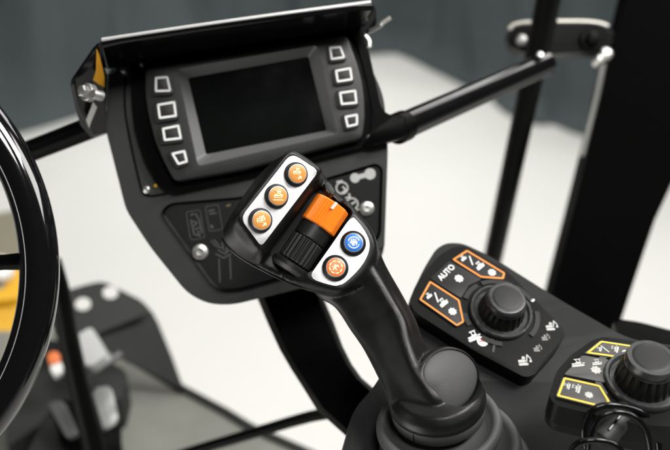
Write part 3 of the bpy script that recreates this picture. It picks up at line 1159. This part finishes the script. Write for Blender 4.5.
def push_button(fr, cxp, cyp, r_ring, r_cap, hc, capmat, symmat, sym, h0_=.0006):
    c = fr.p(cxp, cyp, h0_)
    bm = BM()
    lathe(bm, fr, c, [(r_ring, h0_ - .001), (r_ring, h0_ + .0010), (r_ring * .965, h0_ + .0018), (r_ring * .90, h0_ + .0021), (r_ring * .87, hc * .62), (r_ring * .86, hc * .8), (r_cap * 1.03, hc), (r_cap * .9, hc - .0001)], 64)
    ring = mk('push_button', bm, M['btnblack'], joy, 50)
    bm = BM()
    lathe(bm, fr, c, [(r_cap * 1.05, hc - .0005), (r_cap * 1.05, hc + .0001), (r_cap * 1.0, hc + .00035), (r_cap * .9, hc + .0003)], 48)
    mk('cap_rim', bm, M['ringchrome'], ring, 50)
    bm = BM()
    lathe(bm, fr, c, [(r_cap * .99, hc - .0004), (r_cap * .985, hc + .0003), (r_cap * .9, hc + .0006), (r_cap * .5, hc + .00075), (0, hc + .0008)], 48)
    mk('cap', bm, capmat, ring, 50)
    bm = BM()
    for ln, w in sym:
        stroke(bm, fr, [(c[0] + a * r_cap, c[1] + b * r_cap) for a, b in ln], w * r_cap, hc + .0003, hc + .00087)
    mk('cap_symbol', bm, symmat, ring)


def arcpts(r, a0, a1, n=8, cx_=0, cy_=0):
    return [(cx_ + r * math.cos(R(a0 + (a1 - a0) * i / n)), cy_ + r * math.sin(R(a0 + (a1 - a0) * i / n))) for i in range(n + 1)]


def cap_machine(polys, k, dx, dy):
    return [([(dx + a * k, dy + b * k) for a, b in pl + pl[:1]], .07) for pl in polys]


symA = cap_machine(PAVER, .42, -.1, .18) + [([(.05, -.55), (.35, -.3)], .12), ([(.12, -.28), (.36, -.28), (.36, -.55)], .09)]
symB = cap_machine(PAVER, .46, 0, .05) + [([(-.55, -.45), (.55, -.45)], .09), ([(-.4, .62), (.3, .62)], .08)]
symC = cap_machine(DIGGER, .44, -.12, .16) + [([(.1, -.6), (.4, -.35)], .12), ([(.15, -.3), (.42, -.3), (.42, -.55)], .09)]
RC = .00555
for (x_, y_, sy) in ((295.6, 174.2, symA), (276.2, 196.2, symB), (260.0, 220.4, symC)):
    push_button(J, x_, y_, .0074, RC, .0044, M['amber'], M['capsym'], sy)
bm = BM()
lp_px = [(350, 219.5), (357, 221.5), (365.5, 233), (369.3, 244), (367, 256), (359, 269), (345, 282.5), (337, 285.8), (328, 284.5), (315, 280), (311.3, 275.5), (314, 270), (331, 246)]
lp = [tuple(q) for q in smooth_closed(Lf.ps(lp_px), 96)]
prism(bm, Lf, lp, -.001, .0010, .0003, 2)
mk('lower_keyplate', bm, M['silver'], joy)
symW = [(arcpts(.62, 20, 160), .08), (arcpts(.62, 200, 340), .08), ([(-.35, 0), (.35, 0)], .16), ([(0, -.3), (0, .35)], .14), ([(-.25, .3), (-.1, -.3)], .12), ([(.22, .3), (.28, -.25)], .12)]
symO = [(arcpts(.66, a, a + 26, 3), .12) for a in range(0, 360, 45)] + [([(-.3, -.25), (.15, .2), (.3, .05)], .14), ([(-.1, .3), (.05, -.3)], .10), ([(-.35, .05), (-.05, .1)], .1)]
push_button(Lf, 353.0, 243.6, .0079, .0056, .0036, M['blue'], M['capsymw'], symW)
push_button(Lf, 335.2, 268.2, .0081, .0057, .0036, M['orange'], M['capsym'], symO)

# rollers
Da = Df.u          # roller axis in camera space


def roller(name, p0, p1, dep, rad, seg_fn, m, parent=joy, n=96, bev=.0008):
    A = Vector(((p0[0] - 335) / FPX * dep[0], (225 - p0[1]) / FPX * dep[0], -dep[0]))
    B = Vector(((p1[0] - 335) / FPX * dep[1], (225 - p1[1]) / FPX * dep[1], -dep[1]))
    ax = (B - A).normalized()
    side = ax.cross(Df.n).normalized()
    upv = side.cross(ax).normalized()
    L = (B - A).length
    bmx = BM()
    rings = []
    for t, k in ((0, .80), (0, 1 - bev / rad), (bev / L, 1), (1 - bev / L, 1), (1, 1 - bev / rad), (1, .80)):
        ring = []
        for i in range(n):
            a = 2 * math.pi * i / n
            r = rad * k * seg_fn(a)
            ring.append(C2W(A + ax * (L * t) + (side * math.cos(a) + upv * math.sin(a)) * r))
        rings.append(ring)
    loft(bmx, rings)
    return mk(name, bmx, m, parent, 30), A, B, ax, side, upv


def ridges(a0, a1, n, dep):
    def f(a):
        d = math.degrees(a) % 360
        if a0 <= d <= a1:
            t = (d - a0) / (a1 - a0) * n
            return 1 - dep * (.5 - .5 * math.cos(2 * math.pi * t)) ** .6
        return 1
    return f


# which side is the upper-left one?  side axis sign decides the ridge range
_t = (Df.u.cross(Df.n)).normalized()
left_is = 180 if _t.x > 0 else 0


def orange_fn(a):
    d = (math.degrees(a) - left_is) % 360
    if d > 180:
        d -= 360
    d = abs(d)                     # 0 at the upper-left side, 180 at the lower right
    if 30 < d < 90:
        t = (d - 30) / 60 * 6
        return 1 - .07 * (.5 - .5 * math.cos(2 * math.pi * t))
    if d >= 90:
        # two flats meeting in an edge
        for mid_, half in ((112, 20), (150, 18)):
            if abs(d - mid_) <= half:
                return math.cos(R(half)) / math.cos(R(d - mid_)) * 1.045
    return 1


o_, A, B, ax, side, upv = roller('orange_roller', (332.5, 203.5), (317, 227), (.619, .6165), .0113, orange_fn, M['wheelorange'], n=240)
# marker on the orange roller
bm = BM()
mkf = Frame(334, 205.5, .6070, (.28, .22, .94), (-.45, .75))
prism(bm, mkf, rounded(mkf.ps([(335.5, 201.5), (338, 203.5), (333, 209.5), (330.5, 207.8)]), .0005, 3), -.002, .0001)
mk('roller_marker', bm, M['pink'], o_)
roller('roller_collar', (317.6, 226.2), (308, 240.5), (.6175, .6155), .0104, lambda a: 1, M['wheelblack'])
roller('black_roller', (308, 240.5), (293.5, 262.5), (.6155, .613), .0108, ridges(0, 360, 23, .075), M['wheelblack'], n=260)
ec = Frame(284, 262, .610, (-.15, .40, .90), (-.5, .3))
roller('roller_flange', (293.5, 262), (287, 271.5), (.6165, .6155), .0128, lambda a: 1, M['wheelblack'], n=96, bev=.0022)
bm = BM()
prism(bm, ec, rounded(ec.ps([(284, 247), (290, 243), (293, 247), (287, 253)], .001), .0012, 4), -.004, .0012, .0004, 2)
mk('indicator_tab', bm, M['knobrim'], joy)
bm = BM()
gl = Frame(332, 190, .613, (.2, .3, .9))
prism(bm, gl, rounded(gl.ps([(325, 180), (331, 184), (336, 194), (330, 195), (324, 187)]), .002, 4), -.006, .0, .0008, 2)
mk('roller_stop', bm, M['knobcap'], joy)
# collar under the grip and the bellows boot
bm = BM()
lathe(bm, Bf, (0, 0), [(.026, -.0025), (.0283, -.0032), (.0286, -.0042), (.0284, -.0108), (.0270, -.0125), (.020, -.014)], 72)
colr = mk('collar', bm, M['rubber'], joy, 50)
bm = BM()
sx = Frame(411, 434, .585, (-.35, .2, .9), (0, 1))
a0 = R(207)
tube(bm, [Bf.w(.0287 * math.cos(R(246)), .0287 * math.sin(R(246)), -.0044), Bf.w(.0287 * math.cos(R(246)), .0287 * math.sin(R(246)), -.0108)], .00025, 6)
mk('collar_seam', bm, M['gloss'], colr)
bm = BM()
for (bx, by, hw, hh) in ((439, 425, 64, -.0155), (450, 447, 72.5, -.030), (457, 466, 77, -.045), (462, 485, 82, -.060)):
    sc_ = .600 / FPX
    c_ = Bf.p(bx, by, hh)
    r_ = hw * sc_
    lathe(bm, Bf, c_, [(r_ * .56, hh - .002), (r_ * .76, hh - .0015), (r_ * .84, hh + .0030), (r_ * .88, hh + .0044), (r_ * .93, hh + .0046), (r_ * .975, hh + .0034), (r_ * .998, hh + .0012), (r_, hh - .0008), (r_ * .985, hh - .0026), (r_ * .90, hh - .0040), (r_ * .80, hh - .0052), (r_ * .78, hh - .013)], 96)
mk('bellows_boot', bm, M['rubber'], joy, 60)

# ------------------------------------------------------------------ steering wheel
wd = .62
sw = thing('steering_wheel', P(-60, 275, wd + .02), 'black glossy steering wheel rim curving down the left edge', 'steering wheel')
wf = Frame(-219, 274, wd, (.10, .06, 1))
Rw = wf.p(39.5, 274)[0] - wf.p(-219, 274)[0]
rw = .0124
bm = BM()
rings = []
for i in range(200):
    a = 2 * math.pi * i / 200
    ring = []
    for k in range(28):
        b = 2 * math.pi * k / 28
        rr = Rw + rw * math.cos(b)
        ring.append(wf.w(rr * math.cos(a), rr * math.sin(a), rw * 1.02 * math.sin(b)))
    rings.append(ring)
rings.append(rings[0])
loft(bm, rings, False, False)
bmesh.ops.remove_doubles(bm, verts=bm.verts, dist=1e-6)
mk('rim', bm, M['wheelgloss'] if 'wheelgloss' in M else mat('polished black rim', (.0035, .0035, .004), .09, spec=.5, coat=.4, rvar=.02, vscale=40), sw, 60)
bm = BM()
for k in (0, 1, 2):
    a = R(3 + 120 * k)
    c, s = math.cos(a), math.sin(a)
    tube(bm, [wf.w(x * c, x * s, -.004 - .03 * (1 - x / Rw)) for x in (.02, Rw * .3, Rw * .6, Rw * .85, Rw - .004)], [.011, .008, .0058, .0050, .0062], 16)
mk('spoke', bm, M['satin'], sw)
bm = BM()
lathe(bm, wf, (0, 0), [(.03, -.06), (.034, -.03), (.032, -.022), (0, -.02)], 40)
mk('hub', bm, M['satin'], sw)

# ------------------------------------------------------------------ lower left: deck, pedals, step plate, yellow frame
dk = Frame(150, 410, 1.32, (0, math.cos(R(PITCH)), math.sin(R(PITCH))))
deck = thing('machine_deck', dk.w(0, 0, -.05), 'grey matted cab deck at the bottom left with a darker edge', 'deck')
bm = BM()
dp = dk.ps([(-140, 330), (60, 330), (118, 352), (184, 390), (224, 411), (250, 427), (330, 462), (420, 520), (-140, 560)])
prism(bm, dk, dp, -.03, 0, .004, 2)
mk('deck_mat', bm, M['deck'], deck)
bm = BM()
stroke(bm, dk, dk.ps([(120, 353), (184, 391), (224, 412.5), (250, 428.5), (330, 464)]), .012, -.045, .004)
mk('edge_strip', bm, M['plate'], deck)
bm = BM()
prism(bm, dk, offset(dp, .06), -1.06, -.031)
mk('chassis', bm, M['plate'], deck)
sf_ = Frame(115, 320, 1.30, (.15, .62, .77))
stp = thing('bent_step_plate', sf_.w(0, 0, -.03), 'dark grey bent steel plate with two round holes behind the pedals', 'plate')
bm = BM()
prism(bm, sf_, rounded(sf_.ps([(40, 298), (88, 284), (103, 281), (141, 300), (152, 311), (92, 336), (60, 345)]), .006, 4), -.006, 0, .001, 2)
mk('upper_flap', bm, M['plate'], stp)
bm = BM()
sg = Frame(140, 345, 1.325, (.55, .2, .8))
prism(bm, sg, sg.ps([(60, 346), (92, 335), (152, 310.5), (158, 322), (172, 356), (185, 391), (120, 357), (92, 344)]), -.006, 0, .001, 2)
mk('lower_flap', bm, M['plate'], stp)
bm = BM()
for x_, y_ in ((83, 304.5), (110.5, 293)):
    prism(bm, sf_, disc(sf_.p(x_, y_), .0100), 0, .0012)
mk('bolt_cap', bm, mat('pale zinc', (.5, .5, .48), .5), stp)


bm = BM()
pbx = Frame(55, 390, 1.27, (0, .85, .5))
prism(bm, pbx, rounded(pbx.ps([(16, 352), (50, 338), (92, 352), (128, 372), (122, 398), (84, 404), (60, 398), (36, 428), (8, 446), (0, 400)]), .008, 4), -.05, 0, .006, 3)
prism(bm, pbx, rounded(pbx.ps([(20, 470), (44, 424), (66, 420), (74, 470)]), .008, 4), -.05, .004, .006, 3)
tag(mk('pedal_box', bm, M['plate'], None), 'dark stepped plate under the pedals beside the steering wheel', 'plate')


def pedal(label, pad, d, n, px_lever, side_px):
    fr = Frame(sum(p[0] for p in pad) / len(pad), sum(p[1] for p in pad) / len(pad), d, n)
    t = thing('pedal', fr.w(0, 0, -.03), label, 'pedal', 'pedals on the deck')
    bm = BM()
    prism(bm, fr, rounded(fr.ps(pad), .005, 4), -.004, .004, .0025, 3)
    mk('pad', bm, M['pedal'], t)
    bm = BM()
    prism(bm, fr, rounded(fr.ps(side_px), .004, 4), -.02, -.004, .002, 2)
    mk('pad_back', bm, M['satin'], t)
    bm = BM()
    tube(bm, [P(*q) for q in px_lever], .008, 12)
    mk('pedal_arm', bm, M['satin'], t)


pedal('bright worn pedal pad on the right of the dark lever', [(92, 390), (111, 386.5), (119, 423), (104, 432)], 1.16, (.3, .45, .84), [(112, 425, 1.18), (116, 450, 1.2), (118, 470, 1.21)], [(90, 388), (113, 383.5), (122, 424), (122, 452), (104, 452), (98, 420)])
pedal('narrower pedal pad with a dark side between the wheel and the dark lever', [(49, 404), (63, 401), (78.5, 435), (69, 440)], 1.16, (-.35, .45, .82), [(66, 436, 1.18), (72, 452, 1.2), (76, 470, 1.21)], [(46, 405), (63, 398), (82, 436), (80, 455), (64, 450)])

bm = BM()
whf = Frame(92, 342, 1.22, (-.1, .5, .85))
prism(bm, whf, rounded(whf.ps([(74, 337), (91, 326.5), (106, 351), (105, 356), (90, 367), (78, 358)]), .004, 4), -.02, 0, .003, 3)
tag(mk('white_block', bm, mat('white paint', (.50, .51, .51), .4, var=.15), None), 'white painted block standing in front of the bent plate', 'block')
bm = BM()
tube(bm, [P(90, 373, 1.22), P(121, 353.5, 1.24)], .0042, 14)
tag(mk('grey_rod', bm, M['pedal'], None), 'light grey rod below the white block', 'rod')
fit = thing('cap_fitting', P(55, 372, 1.18), 'small white fitting with an orange cap beside the steering wheel rim', 'fitting')
ff = Frame(55, 364, 1.18, (.25, .35, .9))
bm = BM()
prism(bm, ff, rounded(ff.ps([(47, 353), (58, 351), (62, 362), (50, 366)]), .004, 4), -.02, .0015, .003, 3)
mk('orange_cap', bm, M['orange'], fit)
bm = BM()
prism(bm, ff, rounded(ff.ps([(49, 365), (61, 361), (64, 371), (56, 377)]), .004, 4), -.02, .0005, .003, 3)
mk('white_body', bm, M['white'], fit)

bm = BM()
lt = [P(52, 262, .98), P(62, 300, 1.0), P(70, 345, 1.03), (P(81, 395, 1.06)), P(94, 450, 1.09), P(104, 500, 1.12)]
tube(bm, smooth_open(lt, 6), [.0095 + .003 * i / 30 for i in range(31)], 18)
tag(mk('dark_lever', bm, M['satin'], None), 'dark round lever slanting down between the wheel rim and the pedals', 'lever')

yf = Frame(0, 290, 1.75, (.3, .35, .9))
ym = thing('yellow_machine', yf.w(0, -.1, -.2), 'yellow painted machine frame seen through the steering wheel', 'machine')
bm = BM()
prism(bm, yf, rounded(yf.ps([(-120, 268), (30, 268), (30, 322), (0, 338), (-120, 352)]), .01, 4), -.2, 0, .012, 4)
mk('frame_panel', bm, M['yellow'], ym)
bm = BM()
prism(bm, yf, rounded(yf.ps([(-60, 300), (22, 292), (22, 303), (-60, 312)]), .005, 4), 0, .03, .006, 3)
mk('frame_rib', bm, M['yellow'], ym)
bm = BM()
lathe(bm, yf, yf.p(1, 273), [(.022, 0), (.022, .03), (.016, .038), (0, .04)], 32)
mk('white_knob', bm, M['white'], ym)
bm = BM()
prism(bm, yf, rounded(yf.ps([(-30, 283), (4, 283), (4, 294), (-30, 296)], .005), .006, 4), 0, .012, .003, 2)
mk('blue_plate', bm, mat('blue grey plate', (.10, .13, .16), .5), ym)
bm = BM()
of = Frame(0, 220, 2.0, (.2, .3, .9))
prism(bm, of, rounded(of.ps([(-140, 228), (6, 212), (20, 208), (32, 220), (32, 262), (-140, 270)]), .02, 5), -.2, 0, .02, 4)
mk('olive_cover', bm, mat('olive tan cover', (.17, .16, .11), .6, var=.15, vscale=6), ym)
bm = BM()
prism(bm, yf, offset(yf.ps([(-120, 300), (28, 300), (28, 322), (0, 336), (-120, 350)], -.1), .02), -.28, -.12)
mk('frame_back', bm, M['plate'], ym)

# ------------------------------------------------------------------ light
w = bpy.data.worlds.new('World')
S.world = w
w.use_nodes = True
w.node_tree.nodes['Background'].inputs['Color'].default_value = (.92, .97, 1, 1)
w.node_tree.nodes['Background'].inputs['Strength'].default_value = .02


def area(name, loc, aim, sx, sy, power, col=(1, .98, .95)):
    l = bpy.data.lights.new(name, 'AREA')
    l.shape = 'RECTANGLE'
    l.size, l.size_y = sx, sy
    l.energy = power
    l.color = col
    o = bpy.data.objects.new(name, l)
    COL.objects.link(o)
    o.location = loc
    o.rotation_euler = (Vector(aim) - Vector(loc)).to_track_quat('-Z', 'Y').to_euler()
    return o


for y, pw in ((2.4, 18), (5.9, 74)):
    area('ceiling_bank', (.1, y, 4.6), (.1, y, 0), 4.0, .5, pw).data.spread = R(100)
area('ceiling_strip', (.1, 1.5, 4.4), (.1, 1.2, 0), 3.6, .12, 20)
area('right_ceiling_panel', (2.5, 5.0, 4.2), (.6, .9, 1.6), 2.4, 1.6, 68)
area('overhead_softbox', (1.35, .1, 3.7), (0.05, .62, 1.6), .9, .6, 74)
area('right_softbox', (2.5, .75, 3.45), (0.1, .6, 1.6), 1.5, 1.2, 66)
area('front_softbox', (.35, -.8, 3.6), (0.0, .6, 1.6), .7, .5, 33)
area('floor_bounce_fill', (-1.5, -.35, .5), (0.0, .7, 1.65), 1.2, 1.2, 26)  # added fill lamp standing in for light bounced up off the white floor
area('left_strip', (-2.1, -.1, 1.9), (0.0, .7, 1.6), .14, 1.4, 5)

# ------------------------------------------------------------------ render settings
S.view_settings.view_transform = 'Standard'
S.view_settings.look = 'None'
S.view_settings.exposure = 0
S.view_settings.gamma = 1
S.view_settings.use_curve_mapping = False
S.render.engine = 'CYCLES'
S.cycles.max_bounces = 8
S.cycles.use_denoising = True
